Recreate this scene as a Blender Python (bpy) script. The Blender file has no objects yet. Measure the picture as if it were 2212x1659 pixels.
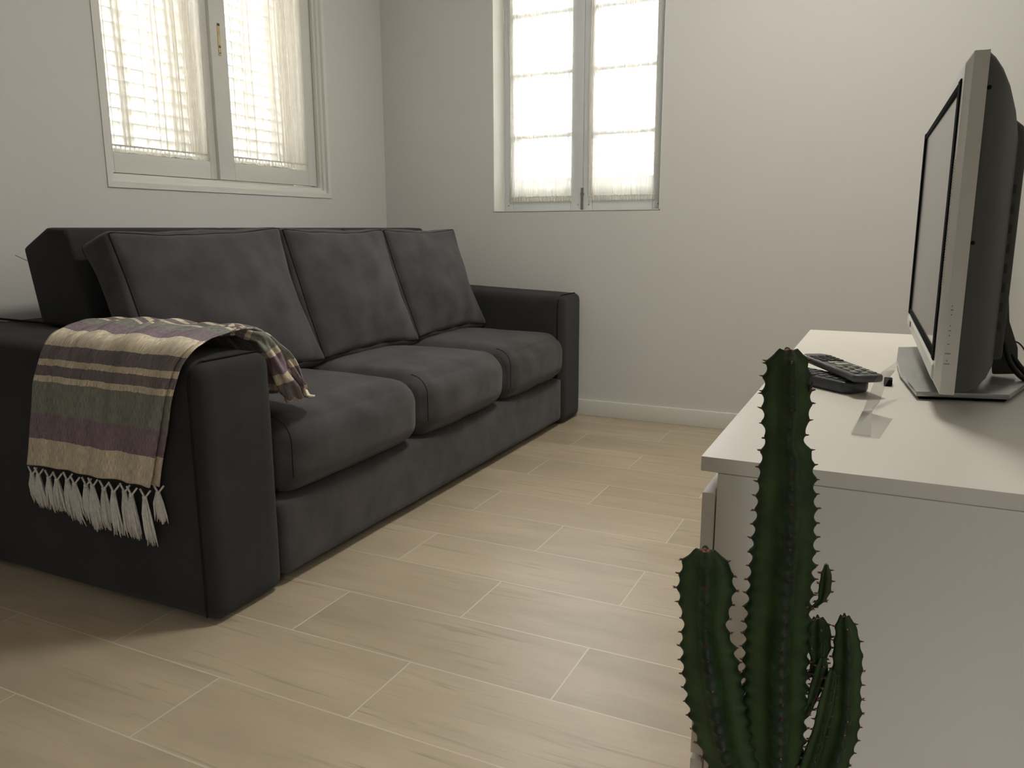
import bpy, bmesh, math, random
from mathutils import Vector, Matrix, noise as mnoise
random.seed(7)
C = bpy.context.scene.collection
sc = bpy.context.scene
PI = math.pi

# ------------------------------------------------------------------ camera
CAM = Vector((0, 0, 0.84))
F_PX, YAW, PITCH, ROLL = 1705.4, -0.44808, -0.193785, -0.00311
fw = Vector((math.sin(YAW)*math.cos(PITCH), math.cos(YAW)*math.cos(PITCH), math.sin(PITCH)))
r0 = Vector((math.cos(YAW), -math.sin(YAW), 0)); u0 = r0.cross(fw)
rt = r0*math.cos(ROLL) + u0*math.sin(ROLL); up = u0*math.cos(ROLL) - r0*math.sin(ROLL)
cam = bpy.data.objects.new('camera', bpy.data.cameras.new('camera'))
C.objects.link(cam)
M = Matrix((rt, up, -fw)).transposed().to_4x4(); M.translation = CAM
cam.matrix_world = M
cam.data.sensor_width = 36; cam.data.lens = F_PX/2212*36; cam.data.clip_start = 0.02
sc.camera = cam

# ------------------------------------------------------------------ world and daylight
w = bpy.data.worlds.new('daylight'); sc.world = w; w.use_nodes = True
wn = w.node_tree.nodes; wl = w.node_tree.links
# overcast sky: pale facades and haze near the horizon, much brighter towards the zenith
wt = wn.new('ShaderNodeTexCoord'); ws = wn.new('ShaderNodeSeparateXYZ'); wl.new(wt.outputs['Generated'], ws.inputs[0])
wr = wn.new('ShaderNodeValToRGB'); wl.new(ws.outputs['Z'], wr.inputs[0])
we = wr.color_ramp.elements; SKY = 48.0
we[0].position = 0.0; we[0].color = (.026, .026, .026, 1)
we[1].position = 1.0; we[1].color = (.95, .955, 1, 1)
for p_, v_ in ((.30, .050), (.37, .50), (.50, .95)):
    q_ = we.new(p_); q_.color = (v_*.97, v_*.965, v_*.99, 1)
wl.new(wr.outputs[0], wn['Background'].inputs[0]); wn['Background'].inputs[1].default_value = SKY

def portal(loc, rot, sx, sy):
    l = bpy.data.lights.new('daylight_portal', 'AREA'); l.shape = 'RECTANGLE'; l.size = sx; l.size_y = sy
    l.cycles.is_portal = True
    o = bpy.data.objects.new('daylight_portal', l); C.objects.link(o); o.location = loc; o.rotation_euler = rot
# portals just outside each opening of the room, facing inwards
portal((-2.60, 2.35, 1.60), (0, -PI/2, 0), 1.25, 1.15)
portal((-1.305, 3.66, 1.52), (-PI/2, 0, 0), 0.86, 1.25)
portal((1.175, -2.24, 1.58), (PI/2, 0, 0), 0.70, 1.10)  # portal for the added window behind the camera

FILL_W = 17.5      # power of the added fill lamp, built further down
sc.view_settings.view_transform = 'Standard'; sc.view_settings.look = 'None'
sc.view_settings.gamma = 1; sc.view_settings.use_curve_mapping = False
sc.view_settings.exposure = 0.64
sc.cycles.max_bounces = 9; sc.cycles.diffuse_bounces = 5; sc.cycles.transparent_max_bounces = 16
sc.cycles.use_denoising = True; sc.cycles.sample_clamp_indirect = 8

# ------------------------------------------------------------------ materials
def mat(name, col, rough=0.6, metal=0.0, spec=0.5, sheen=0.0, nscale=0, namt=0.0, bump=0.0, bscale=200, coat=0.0, trans=0.0):
    m = bpy.data.materials.new(name); m.use_nodes = True
    nt = m.node_tree; b = nt.nodes['Principled BSDF']
    b.inputs['Base Color'].default_value = (*col, 1); b.inputs['Roughness'].default_value = rough
    b.inputs['Metallic'].default_value = metal; b.inputs['Specular IOR Level'].default_value = spec
    b.inputs['Coat Weight'].default_value = coat
    if sheen:
        b.inputs['Sheen Weight'].default_value = sheen; b.inputs['Sheen Roughness'].default_value = 0.45
    tc = nt.nodes.new('ShaderNodeTexCoord')
    if namt:
        n = nt.nodes.new('ShaderNodeTexNoise'); n.inputs['Scale'].default_value = nscale; n.inputs['Detail'].default_value = 4
        nt.links.new(tc.outputs['Object'], n.inputs['Vector'])
        r = nt.nodes.new('ShaderNodeMapRange'); r.inputs[1].default_value = .3; r.inputs[2].default_value = .7
        r.inputs[3].default_value = 1-namt; r.inputs[4].default_value = 1+namt
        nt.links.new(n.outputs['Fac'], r.inputs[0])
        v = nt.nodes.new('ShaderNodeVectorMath'); v.operation = 'SCALE'; v.inputs[0].default_value = col
        nt.links.new(r.outputs[0], v.inputs['Scale']); nt.links.new(v.outputs[0], b.inputs['Base Color'])
    if bump:
        n2 = nt.nodes.new('ShaderNodeTexNoise'); n2.inputs['Scale'].default_value = bscale; n2.inputs['Detail'].default_value = 3
        nt.links.new(tc.outputs['Object'], n2.inputs['Vector'])
        bp = nt.nodes.new('ShaderNodeBump'); bp.inputs['Strength'].default_value = bump; bp.inputs['Distance'].default_value = 0.002
        nt.links.new(n2.outputs['Fac'], bp.inputs['Height']); nt.links.new(bp.outputs[0], b.inputs['Normal'])
    return m

M_wall = mat('wall_paint', (0.645, 0.64, 0.622), 0.85, spec=0.25, bump=0.06, bscale=90)
M_ceil = mat('ceiling_paint', (0.80, 0.79, 0.76), 0.9, spec=0.2, namt=.01, nscale=3)
M_trim = mat('white_lacquer', (0.70, 0.70, 0.66), 0.42, spec=0.45, bump=0.03, bscale=40)
M_sash = mat('painted_sash', (0.66, 0.66, 0.62), 0.5, spec=0.4, bump=0.08, bscale=30)
M_sash2 = mat('painted_sash_grey', (0.62, 0.65, 0.66), 0.5, spec=0.4, bump=0.08, bscale=30)
M_chest = mat('white_foil', (0.73, 0.695, 0.635), 0.36, spec=0.5, namt=.015, nscale=4)
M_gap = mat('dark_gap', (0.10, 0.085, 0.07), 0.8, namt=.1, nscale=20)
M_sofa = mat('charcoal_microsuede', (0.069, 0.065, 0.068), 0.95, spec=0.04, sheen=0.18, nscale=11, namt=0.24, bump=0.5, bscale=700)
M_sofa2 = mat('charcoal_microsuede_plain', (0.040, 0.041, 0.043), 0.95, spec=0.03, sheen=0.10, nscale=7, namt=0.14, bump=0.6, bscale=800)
M_seam = mat('seam_thread', (0.018, 0.018, 0.019), 0.9, spec=0.1, namt=.1, nscale=60)
M_silver = mat('silver_plastic', (0.70, 0.70, 0.66), 0.36, metal=0.15, spec=0.5, namt=.01, nscale=50)
M_silver2 = mat('silver_side_plastic', (0.60, 0.575, 0.54), 0.45, metal=0.05, spec=0.4, namt=.01, nscale=50)
M_black = mat('black_plastic', (0.010, 0.012, 0.014), 0.8, spec=0.04, namt=.1, nscale=60)
M_back = mat('dark_grey_plastic', (0.080, 0.083, 0.074), 0.6, spec=0.35, namt=.06, nscale=30, bump=.1, bscale=600)
M_vent = mat('vent_plastic', (0.055, 0.057, 0.052), 0.7, spec=0.2, namt=.05, nscale=40)
M_screen = mat('dark_glass_screen', (0.20, 0.19, 0.18), 0.14, spec=0.9, namt=.01, nscale=5)
M_base = mat('brushed_silver_base', (0.36, 0.37, 0.36), 0.26, metal=0.55, spec=0.5, namt=.02, nscale=30)
M_mark = mat('grey_print', (0.10, 0.09, 0.08), 0.6, namt=.05, nscale=50)
M_rem = mat('remote_plastic', (0.055, 0.058, 0.058), 0.40, spec=0.5, namt=.05, nscale=50)
M_rem2 = mat('dark_remote_plastic', (0.030, 0.034, 0.038), 0.40, spec=0.5, namt=.05, nscale=50)
M_keyd = mat('dark_key_rubber', (0.010, 0.010, 0.010), 0.5, spec=0.4, namt=.05, nscale=90)
M_keyl = mat('pale_key_rubber', (0.36, 0.36, 0.28), 0.5, spec=0.4, namt=.08, nscale=90)
M_keyg = mat('grey_key_rubber', (0.10, 0.105, 0.105), 0.5, spec=0.4, namt=.08, nscale=90)
M_cord = mat('black_cord', (0.012, 0.012, 0.013), 0.5, spec=0.4, namt=.05, nscale=60)
M_tass = mat('white_yarn', (0.74, 0.72, 0.68), 0.95, spec=0.1, namt=.12, nscale=120, bump=.3, bscale=900)
M_pot = mat('clay_pot', (0.28, 0.13, 0.08), 0.8, spec=0.2, namt=.12, nscale=16, bump=.2, bscale=60)
M_soil = mat('soil', (0.04, 0.028, 0.02), 0.95, namt=.5, nscale=60, bump=1, bscale=80)
M_thorn = mat('thorn', (0.09, 0.028, 0.02), 0.7, namt=.3, nscale=200)
M_tuft = mat('pale_scar', (0.34, 0.26, 0.20), 0.8, namt=.3, nscale=200)
M_bud = mat('red_bud', (0.20, 0.06, 0.045), 0.7, namt=.2, nscale=200)
M_brass = mat('worn_brass', (0.58, 0.47, 0.26), 0.55, metal=0.3, namt=.15, nscale=80)
M_steel = mat('bolt_steel', (0.22, 0.22, 0.22), 0.45, metal=0.5, namt=.08, nscale=80)
M_shut = mat('white_shutter', (0.80, 0.79, 0.75), 0.6, namt=.02, nscale=10)

def mat_glass():
    m = bpy.data.materials.new('window_glass'); m.use_nodes = True; nt = m.node_tree
    nt.nodes.remove(nt.nodes['Principled BSDF'])
    t = nt.nodes.new('ShaderNodeBsdfTransparent'); t.inputs[0].default_value = (.97, .98, .97, 1)
    g = nt.nodes.new('ShaderNodeBsdfGlossy'); g.inputs['Roughness'].default_value = 0.03
    n = nt.nodes.new('ShaderNodeTexNoise'); n.inputs['Scale'].default_value = 3
    bp = nt.nodes.new('ShaderNodeBump'); bp.inputs['Strength'].default_value = .02
    nt.links.new(n.outputs['Fac'], bp.inputs['Height']); nt.links.new(bp.outputs[0], g.inputs['Normal'])
    x = nt.nodes.new('ShaderNodeMixShader'); x.inputs[0].default_value = .05
    nt.links.new(t.outputs[0], x.inputs[1]); nt.links.new(g.outputs[0], x.inputs[2])
    nt.links.new(x.outputs[0], nt.nodes['Material Output'].inputs[0]); return m
M_glass = mat_glass()

def mat_sheer(name, op, col, wscale=900):
    # loose woven net: partly see-through, partly light-scattering cloth
    m = bpy.data.materials.new(name); m.use_nodes = True; nt = m.node_tree
    nt.nodes.remove(nt.nodes['Principled BSDF'])
    t = nt.nodes.new('ShaderNodeBsdfTransparent')
    d = nt.nodes.new('ShaderNodeBsdfDiffuse'); d.inputs[0].default_value = (*col, 1)
    l = nt.nodes.new('ShaderNodeBsdfTranslucent'); l.inputs[0].default_value = (*col, 1)
    a = nt.nodes.new('ShaderNodeMixShader'); a.inputs[0].default_value = .55
    nt.links.new(d.outputs[0], a.inputs[1]); nt.links.new(l.outputs[0], a.inputs[2])
    n = nt.nodes.new('ShaderNodeTexNoise'); n.inputs['Scale'].default_value = 35
    tc = nt.nodes.new('ShaderNodeTexCoord'); nt.links.new(tc.outputs['Object'], n.inputs['Vector'])
    r = nt.nodes.new('ShaderNodeMapRange'); r.inputs[3].default_value = op-.06; r.inputs[4].default_value = op+.06
    nt.links.new(n.outputs['Fac'], r.inputs[0])
    lw = nt.nodes.new('ShaderNodeLayerWeight'); lw.inputs[0].default_value = .5    # cloth seen edge-on hides more
    pw = nt.nodes.new('ShaderNodeMath'); pw.operation = 'MULTIPLY_ADD'; pw.inputs[1].default_value = .75; pw.use_clamp = True
    nt.links.new(lw.outputs['Facing'], pw.inputs[0]); nt.links.new(r.outputs[0], pw.inputs[2])
    x = nt.nodes.new('ShaderNodeMixShader'); nt.links.new(pw.outputs[0], x.inputs[0])
    nt.links.new(t.outputs[0], x.inputs[1]); nt.links.new(a.outputs[0], x.inputs[2])
    nt.links.new(x.outputs[0], nt.nodes['Material Output'].inputs[0]); return m
M_sheer = mat_sheer('sheer_net', .36, (.86, .83, .77))
M_hem = mat_sheer('sheer_net_hem', .72, (.84, .81, .74))

def mat_plastic_film():
    m = bpy.data.materials.new('clear_film'); m.use_nodes = True; nt = m.node_tree
    nt.nodes.remove(nt.nodes['Principled BSDF'])
    t = nt.nodes.new('ShaderNodeBsdfTransparent'); t.inputs[0].default_value = (.985, .985, .975, 1)
    g = nt.nodes.new('ShaderNodeBsdfGlossy'); g.inputs['Roughness'].default_value = .12
    f = nt.nodes.new('ShaderNodeLayerWeight'); f.inputs[0].default_value = .18
    n = nt.nodes.new('ShaderNodeTexNoise'); n.inputs['Scale'].default_value = 60
    bp = nt.nodes.new('ShaderNodeBump'); bp.inputs['Strength'].default_value = .1
    nt.links.new(n.outputs['Fac'], bp.inputs['Height']); nt.links.new(bp.outputs[0], g.inputs['Normal'])
    x = nt.nodes.new('ShaderNodeMixShader'); nt.links.new(f.outputs['Facing'], x.inputs[0])
    nt.links.new(t.outputs[0], x.inputs[1]); nt.links.new(g.outputs[0], x.inputs[2])
    nt.links.new(x.outputs[0], nt.nodes['Material Output'].inputs[0]); return m
M_film = mat_plastic_film()

def mat_floor():
    m = bpy.data.materials.new('wood_look_tiles'); m.use_nodes = True; nt = m.node_tree; N = nt.nodes; L = nt.links
    b = N['Principled BSDF']; tc = N.new('ShaderNodeTexCoord')
    mp = N.new('ShaderNodeMapping'); mp.inputs['Location'].default_value = (TILE_X, TILE_Y, 0)
    L.new(tc.outputs['Object'], mp.inputs['Vector'])
    br = N.new('ShaderNodeTexBrick'); br.offset = .5; br.offset_frequency = 2; br.squash = 1
    br.inputs['Scale'].default_value = 1; br.inputs['Brick Width'].default_value = .6; br.inputs['Row Height'].default_value = .202
    br.inputs['Mortar Size'].default_value = .0019; br.inputs['Mortar Smooth'].default_value = .25; br.inputs['Bias'].default_value = 0
    br.inputs['Color1'].default_value = (0, 0, 0, 1); br.inputs['Color2'].default_value = (1, 1, 1, 1); br.inputs['Mortar'].default_value = (.5, .5, .5, 1)
    L.new(mp.outputs[0], br.inputs['Vector'])
    rnd = N.new('ShaderNodeSeparateColor'); L.new(br.outputs['Color'], rnd.inputs[0])
    # grain, stretched along the tile and shifted per tile
    mul = N.new('ShaderNodeMath'); mul.operation = 'MULTIPLY'; mul.inputs[1].default_value = 37; L.new(rnd.outputs[0], mul.inputs[0])
    def noise(sx, sy, det, dist, rough=.55):
        q = N.new('ShaderNodeMapping'); q.inputs['Scale'].default_value = (sx, sy, 1); L.new(tc.outputs['Object'], q.inputs['Vector'])
        n = N.new('ShaderNodeTexNoise'); n.noise_dimensions = '4D'; n.inputs['Scale'].default_value = 1; n.inputs['Detail'].default_value = det
        n.inputs['Distortion'].default_value = dist; n.inputs['Roughness'].default_value = rough
        L.new(q.outputs[0], n.inputs['Vector']); L.new(mul.outputs[0], n.inputs['W']); return n.outputs['Fac']
    broad = noise(2.2, 9, 3, .6); fine = noise(7, 110, 4, .4); streak = noise(2.6, 60, 2, 1.2)
    def mr(src, a, bb, c, d):
        r = N.new('ShaderNodeMapRange'); r.inputs[1].default_value = a; r.inputs[2].default_value = bb
        r.inputs[3].default_value = c; r.inputs[4].default_value = d; L.new(src, r.inputs[0]); return r.outputs[0]
    def mth(op, a, c):
        x = N.new('ShaderNodeMath'); x.operation = op
        for i, s in enumerate((a, c)):
            if isinstance(s, float): x.inputs[i].default_value = s
            else: L.new(s, x.inputs[i])
        return x.outputs[0]
    v = mth('MULTIPLY', mr(broad, .3, .7, .86, 1.12), mr(fine, .25, .75, .96, 1.035))
    dark = mth('MULTIPLY', mr(streak, .56, .72, 0, .34), mr(broad, .42, .6, 0, 1))
    v = mth('MULTIPLY', v, mth('SUBTRACT', 1.0, dark))
    v = mth('MULTIPLY', v, mr(rnd.outputs[0], 0, 1, .93, 1.06))
    sca = N.new('ShaderNodeVectorMath'); sca.operation = 'SCALE'; sca.inputs[0].default_value = (.46, .385, .278); L.new(v, sca.inputs['Scale'])
    mix = N.new('ShaderNodeMix'); mix.data_type = 'RGBA'; L.new(br.outputs['Fac'], mix.inputs['Factor'])
    L.new(sca.outputs[0], mix.inputs['A']); mix.inputs['B'].default_value = (.60, .53, .43, 1)
    L.new(mix.outputs['Result'], b.inputs['Base Color'])
    b.inputs['Roughness'].default_value = .40; b.inputs['Specular IOR Level'].default_value = .5
    bp = N.new('ShaderNodeBump'); bp.inputs['Strength'].default_value = .35; bp.inputs['Distance'].default_value = .0015
    hh = mth('SUBTRACT', mr(fine, .2, .8, 0, .3), br.outputs['Fac']); L.new(hh, bp.inputs['Height']); L.new(bp.outputs[0], b.inputs['Normal'])
    return m
TILE_X, TILE_Y = 0.5005, 0.2154
M_floor = mat_floor()

def mat_blanket():
    # stripes run across the cloth: position along the cloth is UV.y in metres
    m = bpy.data.materials.new('striped_woven_cotton'); m.use_nodes = True; nt = m.node_tree; N = nt.nodes; L = nt.links
    b = N['Principled BSDF']; uv = N.new('ShaderNodeUVMap'); uv.uv_map = 'cloth'
    sep = N.new('ShaderNodeSeparateXYZ'); L.new(uv.outputs[0], sep.inputs[0])
    nz = N.new('ShaderNodeTexNoise'); nz.inputs['Scale'].default_value = 60; L.new(uv.outputs[0], nz.inputs['Vector'])
    ad = N.new('ShaderNodeMath'); ad.operation = 'MULTIPLY_ADD'; ad.inputs[1].default_value = .006; L.new(nz.outputs['Fac'], ad.inputs[0]); L.new(sep.outputs['Y'], ad.inputs[2])
    md = N.new('ShaderNodeMath'); md.operation = 'MULTIPLY'; md.inputs[1].default_value = 1/1.2; L.new(ad.outputs[0], md.inputs[0])
    rp = N.new('ShaderNodeValToRGB'); rp.color_ramp.interpolation = 'CONSTANT'; L.new(md.outputs[0], rp.inputs[0])
    cr, pu, gr = (.66, .58, .46, 1), (.255, .200, .232, 1), (.255, .260, .236, 1)
    pg = (.215, .185, .195, 1)
    bands = [(0, cr), (.066, pu), (.130, gr), (.205, cr), (.216, pg), (.243, cr), (.255, pg), (.283, cr), (.345, pu), (.418, gr), (.470, cr), (.480, pg), (.500, cr), (.515, pg), (.540, cr), (.556, gr), (.62, cr), (.64, pu), (.69, cr), (.715, pg), (.75, cr), (.765, pg), (.80, cr), (.82, gr), (.88, pu), (.94, cr)]
    e = rp.color_ramp.elements; e[0].position = 0; e[0].color = cr
    e.remove(e[1])
    for p, c in bands[1:]:
        q = e.new(p/1.2); q.color = c
    # heathered warp threads
    mp = N.new('ShaderNodeMapping'); mp.inputs['Scale'].default_value = (700, 60, 1); L.new(uv.outputs[0], mp.inputs['Vector'])
    n2 = N.new('ShaderNodeTexNoise'); n2.inputs['Scale'].default_value = 1; n2.inputs['Detail'].default_value = 2; L.new(mp.outputs[0], n2.inputs['Vector'])
    mp3 = N.new('ShaderNodeMapping'); mp3.inputs['Scale'].default_value = (30, 5, 1); L.new(uv.outputs[0], mp3.inputs['Vector'])
    n3 = N.new('ShaderNodeTexNoise'); n3.inputs['Scale'].default_value = 1; n3.inputs['Detail'].default_value = 3; L.new(mp3.outputs[0], n3.inputs['Vector'])
    r = N.new('ShaderNodeMapRange'); r.inputs[1].default_value = .3; r.inputs[2].default_value = .7; r.inputs[3].default_value = .62; r.inputs[4].default_value = 1.4
    L.new(n2.outputs['Fac'], r.inputs[0])
    r3 = N.new('ShaderNodeMapRange'); r3.inputs[1].default_value = .35; r3.inputs[2].default_value = .65; r3.inputs[3].default_value = .85; r3.inputs[4].default_value = 1.15
    L.new(n3.outputs['Fac'], r3.inputs[0])
    mm = N.new('ShaderNodeMath'); mm.operation = 'MULTIPLY'; L.new(r.outputs[0], mm.inputs[0]); L.new(r3.outputs[0], mm.inputs[1])
    s = N.new('ShaderNodeVectorMath'); s.operation = 'SCALE'; L.new(rp.outputs[0], s.inputs[0]); L.new(mm.outputs[0], s.inputs['Scale'])
    L.new(s.outputs[0], b.inputs['Base Color']); b.inputs['Roughness'].default_value = .95; b.inputs['Specular IOR Level'].default_value = .1
    bp = N.new('ShaderNodeBump'); bp.inputs['Strength'].default_value = .5; bp.inputs['Distance'].default_value = .002
    L.new(n2.outputs['Fac'], bp.inputs['Height']); L.new(bp.outputs[0], b.inputs['Normal'])
    return m
M_blanket = mat_blanket()

def mat_cactus():
    m = bpy.data.materials.new('cactus_skin'); m.use_nodes = True; nt = m.node_tree; N = nt.nodes; L = nt.links
    b = N['Principled BSDF']; at = N.new('ShaderNodeAttribute'); at.attribute_name = 'rib'
    tc = N.new('ShaderNodeTexCoord'); n = N.new('ShaderNodeTexNoise'); n.inputs['Scale'].default_value = 45; n.inputs['Detail'].default_value = 4
    L.new(tc.outputs['Object'], n.inputs['Vector'])
    rp = N.new('ShaderNodeValToRGB'); e = rp.color_ramp.elements
    e[0].position = 0; e[0].color = (.032, .055, .017, 1)      # pale green flesh between the ribs
    e[1].position = .55; e[1].color = (.015, .034, .012, 1)
    q = e.new(.93); q.color = (.012, .025, .011, 1)
    q = e.new(1.0); q.color = (.030, .020, .013, 1)              # brown horny rib edge
    L.new(at.outputs['Fac'], rp.inputs[0])
    r = N.new('ShaderNodeMapRange'); r.inputs[1].default_value = .3; r.inputs[2].default_value = .7; r.inputs[3].default_value = .7; r.inputs[4].default_value = 1.3
    L.new(n.outputs['Fac'], r.inputs[0])
    s = N.new('ShaderNodeVectorMath'); s.operation = 'SCALE'; L.new(rp.outputs[0], s.inputs[0]); L.new(r.outputs[0], s.inputs['Scale'])
    L.new(s.outputs[0], b.inputs['Base Color']); b.inputs['Roughness'].default_value = .55; b.inputs['Specular IOR Level'].default_value = .3
    return m
M_cactus = mat_cactus()

# ------------------------------------------------------------------ mesh helpers
def lerp(a, b, t): return a+(b-a)*t
def link(name, me, m, parent=None, smooth=True, sharp=40):
    me.materials.append(m)
    if smooth:
        me.polygons.foreach_set('use_smooth', [True]*len(me.polygons))
        me.set_sharp_from_angle(angle=math.radians(sharp))
    o = bpy.data.objects.new(name, me); C.objects.link(o)
    if parent: o.parent = parent
    return o
def from_bm(name, bm, m, parent=None, smooth=True, sharp=40):
    bmesh.ops.recalc_face_normals(bm, faces=bm.faces)
    me = bpy.data.meshes.new(name); bm.to_mesh(me); bm.free()
    return link(name, me, m, parent, smooth, sharp)
def add_box(bm, x0, x1, y0, y1, z0, z1, bev=0.0, seg=2):
    t = bmesh.new()
    bmesh.ops.create_cube(t, size=1)
    for v in t.verts:
        v.co = Vector(((x0+x1)/2+v.co.x*(x1-x0), (y0+y1)/2+v.co.y*(y1-y0), (z0+z1)/2+v.co.z*(z1-z0)))
    if bev: bmesh.ops.bevel(t, geom=t.edges[:], offset=bev, segments=seg, affect='EDGES', profile=.6)
    merge(bm, t)
def merge(bm, t, mtx=None):
    if mtx: bmesh.ops.transform(t, matrix=mtx, verts=t.verts[:])
    mp = {}
    for v in t.verts: mp[v] = bm.verts.new(v.co)
    for f in t.faces:
        try: bm.faces.new([mp[v] for v in f.verts])
        except ValueError: pass
    t.free()
def box(name, x0, x1, y0, y1, z0, z1, m, parent=None, bev=0.0, seg=2):
    bm = bmesh.new(); add_box(bm, x0, x1, y0, y1, z0, z1, bev, seg); return from_bm(name, bm, m, parent)
def add_tube(bm, pts, rad, n=8, cap=True):
    pts = [Vector(p) for p in pts]; rings = []
    up0 = None
    for i, p in enumerate(pts):
        d = (pts[min(i+1, len(pts)-1)]-pts[max(i-1, 0)]).normalized()
        if up0 is None:
            up0 = Vector((0, 0, 1)) if abs(d.z) < .9 else Vector((1, 0, 0))
        a = (up0-d*up0.dot(d)).normalized(); b = d.cross(a); up0 = a
        r = rad[i] if isinstance(rad, (list, tuple)) else rad
        rings.append([bm.verts.new(p+(a*math.cos(2*PI*k/n)+b*math.sin(2*PI*k/n))*r) for k in range(n)])
    for i in range(len(rings)-1):
        for k in range(n):
            bm.faces.new([rings[i][k], rings[i][(k+1) % n], rings[i+1][(k+1) % n], rings[i+1][k]])
    if cap: bm.faces.new(rings[0][::-1]); bm.faces.new(rings[-1])
def add_prism(bm, pts, axis, a, b, bev=0.0, seg=2):
    """pts: 2-D outline in the two axes other than `axis` (in x,y,z order), extruded a..b"""
    t = bmesh.new()
    def P(p, c):
        q = [0, 0, 0]; o = [i for i in range(3) if i != axis]; q[o[0]], q[o[1]] = p; q[axis] = c; return q
    va = [t.verts.new(P(p, a)) for p in pts]; vb = [t.verts.new(P(p, b)) for p in pts]
    t.faces.new(va); t.faces.new(vb[::-1]); n = len(pts)
    for i in range(n): t.faces.new([va[i], vb[i], vb[(i+1) % n], va[(i+1) % n]])
    bmesh.ops.recalc_face_normals(t, faces=t.faces)
    if bev: bmesh.ops.bevel(t, geom=t.edges[:], offset=bev, segments=seg, affect='EDGES', profile=.6)
    merge(bm, t)
def empty(name, loc=(0, 0, 0), rz=0):
    o = bpy.data.objects.new(name, None); C.objects.link(o); o.location = loc; o.rotation_euler = (0, 0, rz); o.empty_display_size = .1
    return o
def tag(o, label, cat, group=None, kind=None):
    o['label'] = label; o['category'] = cat
    if group: o['group'] = group
    if kind: o['kind'] = kind
    return o
def struct(o):
    o['kind'] = 'structure'; return o

def soft_box(w, d, h, r, n=(26, 18, 14), bulge=(0, 0, 0), pinch=0.0, wr=0.0, wscale=6, seed=0, rims=()):
    """upholstered block centred at 0: rounded edges, faces that swell by bulge[axis] (+ and - side)"""
    bm = bmesh.new(); half = Vector((w/2, d/2, h/2)); cache = {}
    def vert(i, j, k):
        key = (i, j, k)
        if key in cache: return cache[key]
        def rem(t, hh):   # put more rings near the borders
            return math.sin(t*PI/2)*.5+t*.5
        s = Vector((rem(2*i/n[0]-1, 0), rem(2*j/n[1]-1, 0), rem(2*k/n[2]-1, 0)))
        p = Vector((s.x*half.x, s.y*half.y, s.z*half.z))
        c = Vector((max(-half.x+r, min(half.x-r, p.x)), max(-half.y+r, min(half.y-r, p.y)), max(-half.z+r, min(half.z-r, p.z))))
        dlt = p-c
        if dlt.length > 1e-9: p = c+dlt.normalized()*min(r, dlt.length if dlt.length < r else r)
        q = p.copy()
        f = [1-abs(s[a])**2.4 for a in range(3)]
        for a in range(3):
            b1, b2 = [x for x in range(3) if x != a]
            q[a] += bulge[a]*(p[a]/half[a])*max(0, f[b1])*max(0, f[b2])
        if pinch:   # corners pulled in, edges run slightly hollow
            for a in range(3):
                b1, b2 = [x for x in range(3) if x != a]
                q[a] -= pinch*(s[a])*(abs(s[b1])**2)*(1-abs(s[b2])**2)*.5
        if wr:
            v = mnoise.noise(Vector((q.x*wscale+seed, q.y*wscale, q.z*wscale*.6)))
            v2 = mnoise.noise(Vector((q.x*wscale*3+seed, q.y*wscale*2.4, q.z*wscale*2)))
            nn = (q-c*0.9).normalized() if (q-c*.9).length > 1e-6 else Vector((0, 0, 1))
            q += nn*wr*(v+.4*v2)
        cache[key] = bm.verts.new(q); return cache[key]
    N0, N1, N2 = n
    for a in range(N0):
        for b in range(N1):
            for k in (0, N2): bm.faces.new([vert(a, b, k), vert(a+1, b, k), vert(a+1, b+1, k), vert(a, b+1, k)])
    for a in range(N0):
        for b in range(N2):
            for k in (0, N1): bm.faces.new([vert(a, k, b), vert(a+1, k, b), vert(a+1, k, b+1), vert(a, k, b+1)])
    for a in range(N1):
        for b in range(N2):
            for k in (0, N0): bm.faces.new([vert(k, a, b), vert(k, a+1, b), vert(k, a+1, b+1), vert(k, a, b+1)])
    if rims:
        out = []
        for a in rims:      # the rounded rim of the front (N0) or back (0) face
            idx = [(a, j, 0) for j in range(N1)]+[(a, N1, k) for k in range(N2)]+[(a, j, N2) for j in range(N1, 0, -1)]+[(a, 0, k) for k in range(N2, 0, -1)]
            out.append([cache[i].co.copy() for i in idx])
        return bm, out
    return bm

# ------------------------------------------------------------------ the room
XL, YB, XR, YF, HC = -2.293, 3.34, 0.372, -2.0, 2.62
XRF = 1.9      # the room widens to the right behind the camera
struct(box('floor', XL-.2, XRF+.2, YF-.2, YB+.2, -.08, 0, M_floor))
struct(box('ceiling', XL-.2, XRF+.2, YF-.2, YB+.2, HC, HC+.1, M_ceil))
def wall_hole(name, axis, c0, c1, a0, a1, z0, z1, holes):
    """wall slab between c0..c1 on `axis`, with rectangular holes (a0,a1,z0,z1)"""
    bm = bmesh.new()
    cuts = sorted({a0, a1} | {h[0] for h in holes} | {h[1] for h in holes})
    for s, e in zip(cuts[:-1], cuts[1:]):
        hs = [h for h in holes if h[0] <= s+1e-6 and h[1] >= e-1e-6]
        zz = [z0]+[q for h in hs for q in (h[2], h[3])]+[z1]
        for i in range(0, len(zz), 2):
            if zz[i+1]-zz[i] > 1e-5:
                if axis == 0: add_box(bm, c0, c1, s, e, zz[i], zz[i+1])
                else: add_box(bm, s, e, c0, c1, zz[i], zz[i+1])
    bmesh.ops.remove_doubles(bm, verts=bm.verts, dist=1e-5)
    return struct(from_bm(name, bm, M_wall, smooth=False))
W1 = (1.83, 2.870, 1.020, 2.16)      # left window opening (y0,y1,z0,z1)
W_FILL = (0.85, 1.50, 1.05, 2.10)        # opening added behind the camera for fill light
W2 = (-1.698, -0.912, 0.918, 2.12)   # back window opening (x0,x1,z0,z1)
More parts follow.
